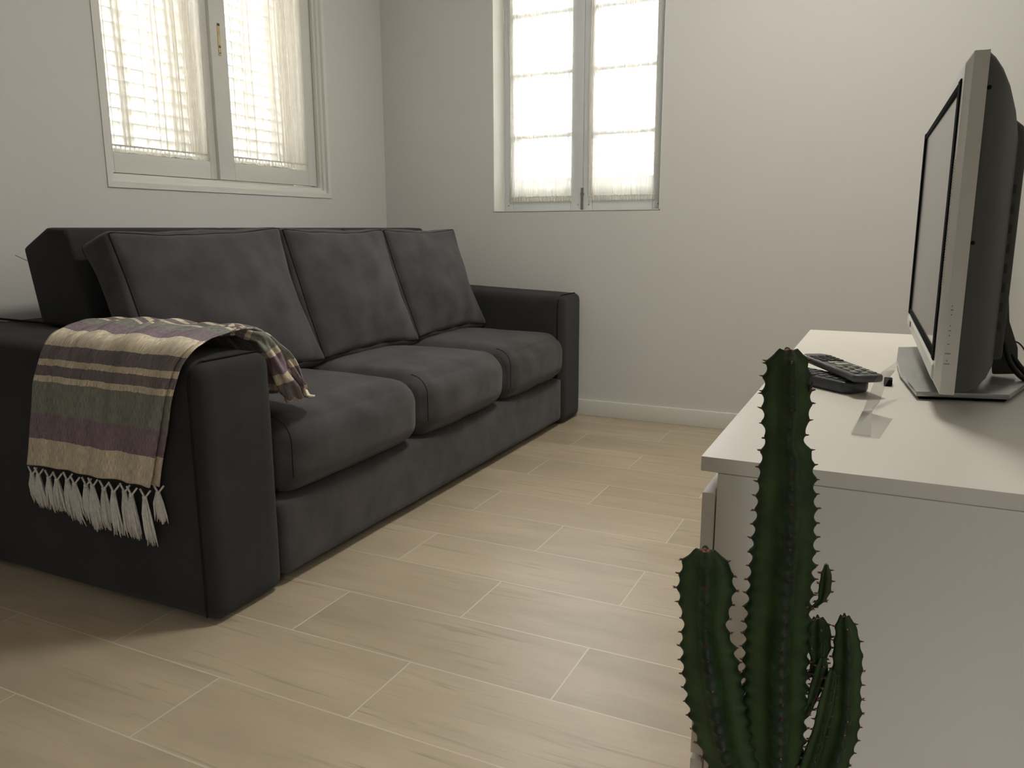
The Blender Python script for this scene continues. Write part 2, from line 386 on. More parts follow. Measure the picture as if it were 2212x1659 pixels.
wall_hole('wall_left', 0, XL-.24, XL, YF-.2, YB+.24, 0, HC, [(W1[0]-.043, W1[1]+.043, W1[2]-.043, W1[3]+.043)])
wall_hole('wall_back', 1, YB, YB+.24, XL, XR+.15, 0, HC, [W2])
struct(box('wall_right', XR, XR+.15, 0.35, YB, 0, HC, M_wall))
struct(box('wall_return', XR+.15, XRF+.15, 0.35, 0.5, 0, HC, M_wall))
struct(box('wall_side', XRF, XRF+.15, YF-.2, 0.35, 0, HC, M_wall))
wall_hole('wall_front', 1, YF-.2, YF, XL, XRF, 0, HC, [W_FILL])

def baseboard(name, x0, x1, y0, y1):
    struct(box(name, x0, x1, y0, y1, 0, .073, M_trim, bev=.003))
baseboard('baseboard_back', XL+.014, XR, YB-.014, YB)
baseboard('baseboard_left', XL, XL+.014, YF, YB)
baseboard('baseboard_right', XR-.014, XR, 0.35, YB-.014)

# fill lamp added on the ceiling, above the frame, to brighten the room
lampl = bpy.data.lights.new('fill_lamp_light', 'AREA'); lampl.shape = 'DISK'; lampl.size = .44
lampl.energy = FILL_W; lampl.color = (1, .95, .85)
lo = bpy.data.objects.new('fill_lamp_light', lampl); C.objects.link(lo)
lamp = empty('added_fill_lamp', (-.32, 2.05, HC)); lo.location = (0, 0, -.062); lo.parent = lamp
bm = bmesh.new(); add_tube(bm, [(0, 0, 0), (0, 0, -.02)], .24, 48); from_bm('fill_lamp_mount', bm, M_trim, lamp)
bm = bmesh.new(); add_tube(bm, [(0, 0, -.02), (0, 0, -.06)], .23, 48); from_bm('fill_lamp_shade', bm, M_trim, lamp)
tag(lamp, 'added fill lamp, round and white, on the ceiling over the middle of the room', 'fill lamp')
# unseen window added behind the camera to bring in fill daylight
wf = struct(empty('added_fill_window', ((W_FILL[0]+W_FILL[1])/2, YF-.1, W_FILL[2])))
bm = bmesh.new(); cx = (W_FILL[1]-W_FILL[0])/2; hh = W_FILL[3]-W_FILL[2]
add_box(bm, -cx, cx, -.03, .03, 0, .07); add_box(bm, -cx, cx, -.03, .03, hh-.07, hh)
for s in (-cx, -.035, cx-.07): add_box(bm, s, s+.07, -.03, .03, .07, hh-.07)
from_bm('fill_window_frame', bm, M_sash, wf)
box('glass_pane', -cx, cx, -.003, .003, 0, hh, M_glass, wf)

# ---- generic sash: frame in local (u along width, n outward depth, z)
def sash_frame(bm, u0, u1, n0, n1, z0, z1, sl, sr, rb, rt, to, bead=.008):
    """to(u,n,z)->world box adder"""
    to(bm, u0, u0+sl, n0, n1, z0, z1); to(bm, u1-sr, u1, n0, n1, z0, z1)
    to(bm, u0+sl, u1-sr, n0, n1, z0, z0+rb); to(bm, u0+sl, u1-sr, n0, n1, z1-rt, z1)
def curtain(name, u0, u1, z0, z1, nfold, amp, P, parent, label, group, seed, gath, dense=()):
    """sheer net gathered on a rod at top and bottom. P(u,n,z)->co ; gath = list of (u,width) denser bundles"""
    rnd = random.Random(seed); ncol, nrow = 150, 40; bm = bmesh.new()
    uvs = []; grid = []
    ph = [rnd.uniform(0, 6.3) for _ in range(6)]; fr = [nfold*rnd.uniform(.7, 1.4) for _ in range(6)]
    for j in range(nrow+1):
        t = j/nrow; z = z0+.022+(z1-z0-.022)*t; row = []
        tight = math.exp(-t*9)+math.exp(-(1-t)*9)
        for i in range(ncol+1):
            s = i/ncol
            sw = s + .012*math.sin(2*PI*(s*fr[0]+t*.15)+ph[0])+.010*math.sin(2*PI*s*fr[1]*1.7+ph[1]+t*.6)
            for gu, gw, ga in gath: sw += ga*gw*math.tanh((s-gu-.03*math.sin(t*3+gu*9))/gw)*math.exp(-((s-gu)/gw/2.2)**2)
            edge = math.sin(PI*s)**.3 if 0 < s < 1 else 0
            sw = s+(sw-s)*edge
            a = amp*(1-.55*tight)
            n = a*(math.sin(2*PI*s*fr[2]+ph[2]+.5*math.sin(t*2.4+ph[3]))+.4*math.sin(2*PI*s*fr[3]*1.9+ph[4]+t*.7)+.10*math.sin(2*PI*s*fr[4]*3.3+ph[5]))
            zz = z+.003*math.sin(2*PI*s*19+ph[1])*math.exp(-t*30)
            row.append(bm.verts.new(P(u0+(u1-u0)*sw, n, zz)))
        grid.append(row)
    for j in range(nrow):
        for i in range(ncol): bm.faces.new([grid[j][i], grid[j][i+1], grid[j+1][i+1], grid[j+1][i]])
    body = from_bm(name, bm, M_sheer, parent, sharp=180)
    tag(body, label, 'curtain', group)
    for (s0, s1, k_) in dense:      # cloth pushed together: folds lying behind one another
        bm = bmesh.new(); G2 = []
        for j in range(nrow+1):
            t = j/nrow; z = z0+.024+(z1-z0-.024)*t; row = []
            for i in range(91):
                q = i/90; s = lerp(s0+.03*math.sin(t*3.1+ph[0]), s1+.012*math.sin(t*2+ph[1]), q)
                n = -.004+amp*.9*math.sin(2*PI*q*k_+ph[5]+.6*math.sin(t*2.1+ph[2]))+amp*.4*math.sin(2*PI*q*k_*2.3+ph[4])
                row.append(bm.verts.new(P(u0+(u1-u0)*s, n, z)))
            G2.append(row)
        for j in range(nrow):
            for i in range(90): bm.faces.new([G2[j][i], G2[j][i+1], G2[j+1][i+1], G2[j+1][i]])
        from_bm('gathered_fold', bm, M_sheer, body, sharp=180)
    # ruffled hem below the rod pocket
    bm = bmesh.new(); rows = []
    for j in range(5):
        t = j/4; row = []
        for i in range(121):
            s = i/120
            n = .0035*math.sin(2*PI*s*23+ph[0])*(1+t)+.002*math.sin(2*PI*s*51+ph[2])
            zz = z0+.026*(1-t)+t*(.004*abs(math.sin(2*PI*s*15+ph[3])))
            row.append(bm.verts.new(P(u0+(u1-u0)*s, n-.004, zz)))
        rows.append(row)
    for j in range(4):
        for i in range(120): bm.faces.new([rows[j][i], rows[j][i+1], rows[j+1][i+1], rows[j+1][i]])
    from_bm('ruffled_hem', bm, M_hem, body, sharp=180)
    bm = bmesh.new(); add_tube(bm, [P(u0, 0, z0+.024), P(u1, 0, z0+.024)], .0028, 8)
    from_bm('curtain_rod', bm, M_trim, body)
    return body

# ---- window 1 (left wall): casing, two sashes, louvred shutters outside
w1 = struct(empty('window_1', (XL, (W1[0]+W1[1])/2, W1[2])))
w1.name = 'window_1'
org = Vector(w1.location)
def L1(bm, y0, y1, n0, n1, z0, z1, bev=.0):   # n = distance outwards of the wall face
    add_box(bm, -n1, -n0, y0-org.y, y1-org.y, z0-org.z, z1-org.z, bev)
bm = bmesh.new()   # mitred casing with a stepped inner bead
y0, y1, z0, z1 = W1
for (a, b, n0, n1) in ((.0435, .024, -.004, .05), (.024, .010, .010, .05), (.010, .0, .022, .05)):
    L1(bm, y0-a, y0-b, n0, n1, z0-a, z1+a); L1(bm, y1+b, y1+a, n0, n1, z0-a, z1+a)
    L1(bm, y0-b, y1+b, n0, n1, z0-a, z0-b); L1(bm, y0-b, y1+b, n0, n1, z1+b, z1+a)
from_bm('window_casing', bm, M_trim, w1, smooth=False)
bm = bmesh.new()   # lining of the opening
L1(bm, y0-.043, y0+.004, .05, .23, z0-.043, z1+.043); L1(bm, y1-.004, y1+.043, .05, .23, z0-.043, z1+.043)
L1(bm, y0, y1, .05, .23, z0-.043, z0+.004); L1(bm, y0, y1, .05, .23, z1-.004, z1+.043)
from_bm('window_lining', bm, M_trim, w1, smooth=False)
def sash1(ya, yb, n0, sl, sr, gl):
    bm = bmesh.new(); zb, zt = 1.028, 2.154
    def to(bm, a, b, c, d, e, f): L1(bm, a, b, c, d, e, f, .003)
    sash_frame(bm, ya, yb, n0, n0+.035, zb, zt, sl, sr, .064, .064, to)
    s = from_bm('window_sash', bm, M_sash, w1)
    bm = bmesh.new(); L1(bm, ya+sl-.002, yb-sr+.002, n0+.024, n0+.028, zb+.06, zt-.06)
    from_bm('glass_pane', bm, M_glass, s); return s
sl_ = sash1(1.832, 2.330, .054, .030, .053, 0)
sr_ = sash1(2.305, 2.866, .038, .079, .053, 0)
# worn latch plate on the meeting stile
bm = bmesh.new(); L1(bm, 2.339, 2.352, .0355, .0382, 1.478, 1.585, .001)
pl = from_bm('latch_plate', bm, M_brass, sr_); pl['label'] = 'worn brass latch plate'
bm = bmesh.new(); L1(bm, 2.341, 2.350, .0345, .0365, 1.504, 1.513, .001); L1(bm, 2.343, 2.348, .0345, .0365, 1.484, 1.488); L1(bm, 2.340, 2.351, .0340, .0365, 1.581, 1.590, .001)
from_bm('latch_hole', bm, M_mark, pl)
# shutters with slats
def slats(bm, adder, u0, u1, n, z0, z1, pitch, depth, ang):
    z = z0
    while z < z1:
        c, s = math.cos(ang)*depth/2, math.sin(ang)*depth/2
        adder(bm, u0, u1, n, z, c, s); z += pitch
def slat1(bm, u0, u1, n, z, c, s):
    vs = []
    for (dn, dz) in ((-c, s), (c, -s), (c+.002, -s+.004), (-c+.002, s+.004)):   # outer edge lower
        for y in (u0, u1): vs.append(bm.verts.new((-(n+dn), y-org.y, z+dz-org.z)))
    for f in ((0, 1, 3, 2), (2, 3, 5, 4), (4, 5, 7, 6), (6, 7, 1, 0), (0, 2, 4, 6), (1, 3, 5, 7)): bm.faces.new([vs[i] for i in f])
for a, b in ((1.842, 2.348), (2.352, 2.858)):
    bm = bmesh.new()
    def to(bm, p, q, c, d, e, f): L1(bm, p, q, c, d, e, f, .002)
    sash_frame(bm, a, b, .16, .19, 1.03, 2.15, .04, .04, .06, .05, to)
    sh = from_bm('shutter', bm, M_shut, w1)
    bm = bmesh.new(); slats(bm, slat1, a+.04, b-.04, .175, 1.10, 2.10, .046, .044, .62)
    from_bm('shutter_slats', bm, M_shut, sh, smooth=False)
def P1(u, n, z): return Vector((XL-.066+n, u, z))
curtain('sheer_curtain', 1.864, 2.278, 1.094, 2.085, 7, .009, P1, None,
        'sheer white net curtain on the left sash of the window above the sofa', 'net curtains', 3, [(.22, .07, .8), (.62, .05, .9), (.86, .08, -.6)], ((.50, 1.0, 5), (.10, .22, 2), (.62, .95, 4)))
def P1b(u, n, z): return Vector((XL-.050+n, u, z))
curtain('sheer_curtain', 2.386, 2.812, 1.094, 2.085, 6, .009, P1b, None,
        'sheer white net curtain on the right sash, beside the brass latch plate', 'net curtains', 11, [(.3, .06, .8), (.7, .1, -.7)], ((.52, 1.0, 4), (.24, .34, 1), (.58, .98, 3)))

# ---- window 2 (back wall)
w2 = struct(empty('window_2', ((W2[0]+W2[1])/2, YB, W2[2]))); o2 = Vector(w2.location)
def L2(bm, x0, x1, n0, n1, z0, z1, bev=.0):
    add_box(bm, x0-o2.x, x1-o2.x, n0, n1, z0-o2.z, z1-o2.z, bev)
bm = bmesh.new(); x0, x1, z0, z1 = W2
L2(bm, x0, x0+.004, 0, .23, z0, z1); L2(bm, x1-.004, x1, 0, .23, z0, z1)
L2(bm, x0, x1, 0, .23, z0-.002, z0+.004); L2(bm, x0, x1, 0, .23, z1-.004, z1)
from_bm('window_lining', bm, M_trim, w2, smooth=False)
def sash2(xa, xb, sl, sr, n0=.108):
    bm = bmesh.new(); zb, zt = .924, 2.114
    def to(bm, a, b, c, d, e, f): L2(bm, a, b, c, d, e, f, .003)
    sash_frame(bm, xa, xb, n0, n0+.04, zb, zt, sl, sr, .05, .05, to)
    s = from_bm('window_sash', bm, M_sash2, w2)
    for z in (1.259, 1.530, 1.785, 2.05):
        m_ = bmesh.new(); L2(m_, xa+sl-.002, xb-sr+.002, n0+.010, n0+.032, z-.009, z+.009, .004); from_bm('glazing_bar', m_, M_sash2, s)
    bm = bmesh.new(); L2(bm, xa+sl-.002, xb-sr+.002, n0+.019, n0+.022, zb+.046, zt-.046); from_bm('glass_pane', bm, M_glass, s)
    return s
s2a = sash2(-1.694, -1.300, .047, .058)
s2b = sash2(-1.299, -.916, .046, .060)
bm = bmesh.new(); L2(bm, -1.306, -1.296, .100, .109, .922, 1.022, .002); L2(bm, -1.309, -1.293, .102, .108, .99, 1.000, .001)
bo = from_bm('window_bolt', bm, M_steel, w2); bo['label'] = 'grey metal sliding bolt'
for z in (.985, 1.75):
    bm = bmesh.new(); add_tube(bm, [(-1.695-o2.x, .104, z-o2.z), (-1.695-o2.x, .104, z+.075-o2.z)], .005, 10); from_bm('hinge', bm, M_trim, w2)
bm = bmesh.new()
for x in (-1.672, -1.322, -1.27, -.95, -.94):
    L2(bm, x-.002, x+.002, .106, .109, .945, .949)
from_bm('screw_heads', bm, M_mark, w2)
def slat2(bm, u0, u1, n, z, c, s):
    vs = []
    for (dn, dz) in ((-c, s), (c, -s), (c+.002, -s+.004), (-c+.002, s+.004)):
        for x in (u0, u1): vs.append(bm.verts.new((x-o2.x, n+dn, z+dz-o2.z)))
    for f in ((0, 1, 3, 2), (2, 3, 5, 4), (4, 5, 7, 6), (6, 7, 1, 0), (0, 2, 4, 6), (1, 3, 5, 7)): bm.faces.new([vs[i] for i in f])
for a, b in ((-1.690, -1.307), (-1.303, -.920)):
    bm = bmesh.new()
    def to(bm, p, q, c, d, e, f): L2(bm, p, q, c, d, e, f, .002)
    sash_frame(bm, a, b, .195, .222, .925, 2.11, .035, .035, .15, .035, to)
    sh = from_bm('shutter', bm, M_shut, w2)
    bm = bmesh.new(); slats(bm, slat2, a+.035, b-.035, .208, 1.11, 2.05, .050, .030, .40)
    from_bm('shutter_slats', bm, M_shut, sh, smooth=False)
def P2(u, n, z): return Vector((u, YB+.104+n, z))
curtain('sheer_curtain', -1.662, -1.352, .962, 2.09, 6, .006, P2, None,
        'sheer white net curtain on the hinged left half of the back wall window', 'net curtains', 21, [(.3, .06, .7), (.8, .05, .8)], ((.0, .50, 5), (.70, .80, 1)))
curtain('sheer_curtain', -1.262, -.960, .962, 2.09, 6, .006, P2, None,
        'sheer white net curtain on the right half of the back wall window', 'net curtains', 33, [(.12, .05, .8), (.7, .05, .8)], ((.0, .16, 2), (.58, .66, 1)))

# ------------------------------------------------------------------ sofa
sofa = empty('sofa', (-1.75, 2.22, 0))
SO = Vector((-1.75, 2.22, 0))
def place(bm, loc, rot=None):
    mt = Matrix.Translation(Vector(loc)-SO)
    if rot: mt = mt @ rot.to_4x4()
    bmesh.ops.transform(bm, matrix=mt, verts=bm.verts[:])
def arm(name, ya, yb, zf, zr):
    bm = soft_box(1.0, yb-ya, .575, .030, n=(30, 12, 20), bulge=(0, .003, .004), wr=.002, wscale=5)
    for v in bm.verts:   # top climbs gently towards the back
        t = (.5-v.co.x)/1.0
        if v.co.z > 0: v.co.z += (v.co.z/.2875)*((zf-.58)+(zr-zf)*t)
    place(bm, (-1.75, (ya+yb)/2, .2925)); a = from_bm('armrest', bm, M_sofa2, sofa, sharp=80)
    # welt seams: round the front panel and along the top inner edge
    bm = bmesh.new(); fx = -1.2525; r = .016; za = zf+.004
    def S(p): return Vector(p)-SO
    x_ = -1.275
    path = [S((x_, ya-.0035, .02)), S((x_, ya-.0035, za-.05)), S((x_, ya+.004, za-.02)), S((x_+.002, ya+.03, za-.002)), S((x_+.002, yb-.03, za-.002)), S((x_, yb-.004, za-.02)), S((x_, yb+.0035, za-.05)), S((x_, yb+.0035, .02))]
    add_tube(bm, path, .0022, 6); from_bm('seam', bm, M_seam, a)
    return a
arm('armrest', 1.136, 1.352, .572, .600)
arm('armrest', 3.105, 3.322, .560, .598)
bm = soft_box(.93, 1.756, .190, .02, n=(10, 40, 10), bulge=(.004, 0, 0), wr=.002)
place(bm, (-1.717, 2.2285, .118)); from_bm('base', bm, M_sofa, sofa, sharp=80)
bm = soft_box(.22, 1.76, .585, .025, n=(10, 40, 16), wr=.002)
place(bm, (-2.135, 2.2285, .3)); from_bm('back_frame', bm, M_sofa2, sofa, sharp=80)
# seam along the join of arm and back deck
bm = bmesh.new(); add_tube(bm, [Vector((-2.24, 1.354, .600))-SO, Vector((-1.80, 1.354, .594))-SO], .003, 6); from_bm('seam', bm, M_seam, sofa)
ys = [1.362, 1.962, 2.535, 3.098]
for i in range(3):
    wd = ys[i+1]-ys[i]-.006
    bm = soft_box(.735, wd, .196, .070, n=(36, 28, 18), bulge=(.020, .006, .020), wr=.004, wscale=5, seed=i*7.3)
    place(bm, (-1.603, (ys[i]+ys[i+1])/2, .310))
    s = from_bm('seat_cushion', bm, M_sofa, sofa, sharp=80)
    for yy, sg in ((ys[i]+.017, -1),):
        pts = []; bm = bmesh.new()   # seam line along the front side borders
        for k in range(13):
            a = k/12*PI/2
            pts.append(Vector((-1.29+.058*math.sin(a), yy+sg*.001, .352+.058*math.cos(a)))-SO)
        pts += [Vector((-1.232, yy+sg*.001, .27))-SO]
        add_tube(bm, pts, .0013, 6); from_bm('seam', bm, M_seam, s)
# headrests standing on the back frame
for i in range(3):
    bm = bmesh.new(); ya, yb = (1.372, 1.965, 2.535)[i], (1.958, 2.528, 3.110)[i]
    add_prism(bm, [(-2.075-SO.x, .588), (-1.862-SO.x, .588), (-1.930-SO.x, .825), (-1.945-SO.x, .845), (-2.015-SO.x, .848), (-2.118-SO.x, .794)], 1, ya-SO.y, yb-SO.y, .012, 3)
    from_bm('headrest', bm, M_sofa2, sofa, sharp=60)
bm = bmesh.new(); add_tube(bm, [Vector((-2.105, 1.372, .76))-SO, Vector((-2.125, 1.368, .768))-SO, Vector((-2.135, 1.36, .775))-SO], .0007, 5)
from_bm('loose_thread', bm, M_seam, sofa)
tag(sofa, 'charcoal grey three-seat sofa with raised headrests standing along the left wall', 'sofa')

# loose back cushions
lab = ['charcoal back cushion nearest the blanket, widest of the three on the sofa',
       'middle one of the three charcoal back cushions leaning on the sofa back',
       'charcoal back cushion beside the far armrest, below the back wall window']
cy = [(1.682, .632), (2.277, .552), (2.832, .552)]
for i in range(3):
    c, wd = cy[i]
    bm, rims_ = soft_box(.130, wd, .455, .026, n=(14, 44, 36), bulge=(.050, .0, .003), pinch=.030, wr=.009, wscale=5.5, seed=3+i*9, rims=(14, 0))
    for v in bm.verts:      # creases near the lower front and top
        if v.co.x > .02:
            k = (v.co.z+.2275)/.455
            v.co.x += .003*math.sin(v.co.y*46+i*2+2.5*math.sin(v.co.z*11))*(max(0, .45-k)+.5*max(0, k-.7))*2*max(0, 1-(abs(v.co.y)/(wd/2))**6)
    mt = Matrix.Rotation((-.01, -.03, -.01)[i], 4, 'Z') @ Matrix.Rotation(-.36, 4, 'Y') @ Matrix.Rotation((.015, -.01, .0)[i], 4, 'X')
    bmesh.ops.transform(bm, matrix=mt, verts=bm.verts[:])
    o = from_bm('back_cushion', bm, M_sofa, None, sharp=80)
    o.location = (-1.752, c, .616)
    tag(o, lab[i], 'cushion', 'loose back cushions on the sofa')
    for rim in rims_:
        bm = bmesh.new(); add_tube(bm, [mt @ p for p in rim]+[mt @ rim[0]], .0021, 6, cap=False)
        from_bm('piping', bm, M_seam, o, sharp=80)

# ------------------------------------------------------------------ striped blanket over the near armrest
def curve(stations, t):
    for (t0, *a), (t1, *b) in zip(stations[:-1], stations[1:]):
        if t <= t1:
            q = (t-t0)/(t1-t0); return [lerp(x, y, q) for x, y in zip(a, b)]
    return list(stations[-1][1:])
# stations: t, y, z of cloth line ; x left ; x right
ST = [(0.00, 1.118, .300, -1.785, -1.385),
      (0.18, 1.116, .500, -1.730, -1.320),
      (0.26, 1.118, .575, -1.690, -1.285),
      (0.30, 1.135, .606, -1.680, -1.262),
      (0.38, 1.200, .613, -1.720, -1.290),
      (0.46, 1.280, .616, -1.770, -1.320),
      (0.54, 1.345, .620, -1.790, -1.315),
      (0.60, 1.385, .603, -1.750, -1.300),
      (0.68, 1.410, .560, -1.680, -1.270),
      (0.80, 1.425, .490, -1.600, -1.235),
      (0.88, 1.450, .450, -1.560, -1.250),
      (1.00, 1.500, .445, -1.500, -1.275)]
bl = empty('throw_blanket', (-1.5, 1.24, .6)); BO = Vector((-1.5, 1.24, .6))
NU, NV = 72, 150
def smooth_curve(t):
    acc = [0]*4; ws = 0
    for k in range(-4, 5):
        wgt = math.exp(-(k/2.2)**2); c = curve(ST, min(1, max(0, t+k*.009))); ws += wgt
        acc = [a+b*wgt for a, b in zip(acc, c)]
    return [a/ws for a in acc]
LEN = [0]
cs = [smooth_curve(j/NV) for j in range(NV+1)]
for j in range(NV): LEN.append(LEN[-1]+math.hypot(cs[j+1][0]-cs[j][0], cs[j+1][1]-cs[j][1]))
def cloth(thick_off, name, lift, seed, u_in=0.0):
    bm = bmesh.new(); uvl = bm.loops.layers.uv.new('cloth'); G = []; UV = []
    for j in range(NV+1):
        y, z, xl, xr = cs[j]; t = j/NV
        jn = max(0, j-1); jp = min(NV, j+1)
        ty, tz = cs[jp][0]-cs[jn][0], cs[jp][1]-cs[jn][1]; L_ = math.hypot(ty, tz) or 1
        ny, nz = -tz/L_, ty/L_       # outward normal of the drape
        row = []; ruv = []
        bunch = max(0, min(1, (t-.44)/.2))            # gathered into pleats near the inner side
        for i in range(NU+1):
            s = i/NU
            x = lerp(xl+u_in, xr+u_in*2.4, s)
            fold = .004*math.sin(s*21+seed+2*t)*(1-bunch)*(.3+min(1, t*2))+.011*bunch*math.sin(s*30+3*math.sin(t*8)+seed)
            fold += .003*mnoise.noise(Vector((s*9+seed, t*12, 0)))
            hang = max(0, 1-t/.26)
            fold += hang*(.004*math.sin(s*13+seed)+.003*math.sin(s*31+1.3))*(1-t/.3)
            o = lift+thick_off+max(-.003, fold+.002)
            wob = .006*math.sin(t*17+seed)*(1 if s > .5 else -.5)*bunch
            row.append(bm.verts.new(Vector((x+wob, y+ny*o, z+nz*o))-BO)); ruv.append((s*.42, LEN[j]))
        G.append(row); UV.append(ruv)
    for j in range(NV):
        for i in range(NU):
            f = bm.faces.new([G[j][i], G[j][i+1], G[j+1][i+1], G[j+1][i]])
            for l, (a, b) in zip(f.loops, ((j, i), (j, i+1), (j+1, i+1), (j+1, i))): l[uvl].uv = UV[a][b]
    me = bpy.data.meshes.new(name); bm.to_mesh(me); bm.free()
    return link(name, me, M_blanket, bl, True, 180)
c1 = cloth(.0, 'cloth', .006, 1.0); 
md = c1.modifiers.new('thick', 'SOLIDIFY'); md.thickness = .004; md.offset = -1
c2 = cloth(-.004, 'cloth_underlayer', .0045, 4.2, .006)
md = c2.modifiers.new('thick', 'SOLIDIFY'); md.thickness = .003; md.offset = -1
tag(bl, 'cream, purple and grey striped throw blanket with white tassels draped over the near armrest', 'blanket')
# folded edge roll along the right side and the bunched tail on the seat
def roll(name, pts, rad, seed):
    bm = bmesh.new(); uvl = bm.loops.layers.uv.new('cloth'); n = 14; pts = [Vector(p) for p in pts]; P = []
    for a, b in zip(pts[:-1], pts[1:]):
        for k in range(8): P.append(a.lerp(b, k/8))
    P.append(pts[-1]); rings = []; m_ = len(P); up_ = Vector((1, 0, 0)); ln = 0; lens = []
    for i, p in enumerate(P):
        if i: ln += (P[i]-P[i-1]).length
        lens.append(ln)
        d = (P[min(i+1, m_-1)]-P[max(i-1, 0)]).normalized(); a = (up_-d*up_.dot(d)).normalized(); b = d.cross(a); up_ = a
        q = i/(m_-1)*(len(rad)-1); k0 = min(int(q), len(rad)-2); r = lerp(rad[k0], rad[k0+1], q-k0)
        ring = []
        for k in range(n*3):
            th = 2*PI*k/(n*3); rr_ = r*(1+.22*math.sin(4*th+i*.25+seed)+.10*math.sin(7*th-i*.2))
            ring.append(bm.verts.new(p+a*math.cos(th)*rr_*1.25+b*math.sin(th)*rr_*.8-BO))
        rings.append(ring)
    nn = n*3
    for i in range(m_-1):
        for k in range(nn):
            f = bm.faces.new([rings[i][k], rings[i][(k+1) % nn], rings[i+1][(k+1) % nn], rings[i+1][k]])
            for l, (aa, bb) in zip(f.loops, ((i, k), (i, k+1), (i+1, k+1), (i+1, k))): l[uvl].uv = (bb/nn*.2, .44+lens[aa]*1.15)
    bm.faces.new(rings[0][::-1]); bm.faces.new(rings[-1])
    bmesh.ops.recalc_face_normals(bm, faces=bm.faces)
    me = bpy.data.meshes.new(name); bm.to_mesh(me); bm.free(); return link(name, me, M_blanket, bl, True, 120)
roll('gathered_tail', [(-1.36, 1.27, .612), (-1.335, 1.33, .620), (-1.305, 1.372, .600), (-1.288, 1.395, .555), (-1.275, 1.410, .505), (-1.268, 1.425, .472), (-1.305, 1.45, .452)], [.006, .014, .020, .022, .026, .028, .014], .4)
# tassels
def tassel(x, ytop, ztop, ln, lean, seed):
    rnd = random.Random(seed); t = bmesh.new()
    add_tube(t, [Vector((x-.0155, ytop, ztop+.017))-BO, Vector((x-.005, ytop-.002, ztop+.006))-BO, Vector((x, ytop-.003, ztop))-BO], .0022, 6)
    add_tube(t, [Vector((x+.0155, ytop, ztop+.017))-BO, Vector((x+.006, ytop-.002, ztop+.006))-BO, Vector((x, ytop-.003, ztop))-BO], .0022, 6)
    add_tube(t, [Vector((x, ytop-.003, ztop+.004))-BO, Vector((x, ytop-.003, ztop-.004))-BO], .0050, 8)
    for k in range(34):
        a = rnd.uniform(0, 2*PI); r = rnd.uniform(.0, .016); l = ln*rnd.uniform(.82, 1.05)
        ox, oy = math.cos(a)*r, math.sin(a)*r*.45
        pts = [Vector((x+ox*.25, ytop-.003+oy*.3, ztop)), Vector((x+ox*.8+lean*.25, ytop-.004+oy*.8, ztop-l*.35)),
               Vector((x+ox*1.0+lean*.7+rnd.uniform(-.002, .002), ytop-.003+oy, ztop-l*.75)), Vector((x+ox*1.25+lean+rnd.uniform(-.005, .005), ytop-.002+oy, ztop-l))]
        add_tube(t, [p-BO for p in pts], [.0022, .0026, .0022, .0006], 5)
    return from_bm('tassel', t, M_tass, bl, sharp=120)
NT = 13
for k in range(NT):
    s = (k+.5)/NT; x = lerp(-1.785, -1.385, s)+random.uniform(-.004, .004)
    tassel(x, 1.108-.004*(k % 2), .283+.002*math.sin(k*2), .074+.030*min(1, max(0, (s-.1)*1.5))+random.uniform(-.008, .008), .004+.006*random.random(), 50+k)
tassel(-1.372, 1.120, .292, .065, .004, 99)

# ------------------------------------------------------------------ chest of drawers
ZT = 0.6018
chest = empty('chest_of_drawers', (0.01, 1.41, 0)); CO = Vector((0.01, 1.41, 0))
def cb(name, x0, x1, y0, y1, z0, z1, m, par, bev=.0012):
    return box(name, x0-CO.x, x1-CO.x, y0-CO.y, y1-CO.y, z0, z1, m, par, bev)
X0, X1, Y0, Y1 = -.1700, .196, .819, 2.004
cb('top_board', X0, X1, Y0, Y1, ZT-.0165, ZT, M_chest, chest)
cb('side_panel', -.1520, X1, Y0+.0005, Y0+.018, 0, ZT-.0170, M_chest, chest)
cb('side_panel', -.1520, X1, Y1-.018, Y1-.0005, 0, ZT-.0170, M_chest, chest)
cb('back_panel', X1-.006, X1-.001, Y0+.018, Y1-.018, .01, ZT-.017, M_chest, chest)
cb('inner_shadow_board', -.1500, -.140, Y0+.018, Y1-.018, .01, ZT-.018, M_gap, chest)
def drawer(zb, zt, name='drawer'):
    bm = bmesh.new()   # front board whose top edge is cut to a slanted finger grip
    add_prism(bm, [(-.1675-CO.x, zb), (-.1535-CO.x, zb), (-.1535-CO.x, zt-.004), (-.1560-CO.x, zt), (-.1675-CO.x, zt-.001)], 1, Y0+.0015-CO.y, Y1-.0015-CO.y, .0008, 2)
    d = from_bm(name, bm, M_chest, chest)
    return d
drawer(.247, .5620); drawer(.012, .2405)
tag(chest, 'white low chest of drawers with overhanging top along the right wall', 'chest of drawers')

# ------------------------------------------------------------------ television
TVX, TVY = 0.052, 1.46
tv = empty('television', (TVX, TVY, ZT), math.radians(1.9))
# local axes: x = backwards (away from the sofa), y = along the screen, z up
def rect_ring(bm, hw, z0, z1, x, r=.004, n=3):
    vs = []
    for (sy, zz, q) in ((1, z1, 0), (-1, z1, 1), (-1, z0, 2), (1, z0, 3)):
        cy_, cz_ = sy*(hw-r), (zz-r if zz == z1 else zz+r)
        for k in range(n):
            a = q*PI/2+k/(n-1)*PI/2; vs.append(bm.verts.new((x, cy_+r*math.cos(a), cz_+r*math.sin(a))))
    return vs
def loft(bm, rings, cap0=False, cap1=False):
    n = len(rings[0])
    for a, b in zip(rings[:-1], rings[1:]):
        for k in range(n): bm.faces.new([a[k], a[(k+1) % n], b[(k+1) % n], b[k]])
    if cap0: bm.faces.new(rings[0][::-1])
    if cap1: bm.faces.new(rings[-1])
HW = .338; ZB0, ZB1 = .030, .443
bm = bmesh.new()      # silver front bezel
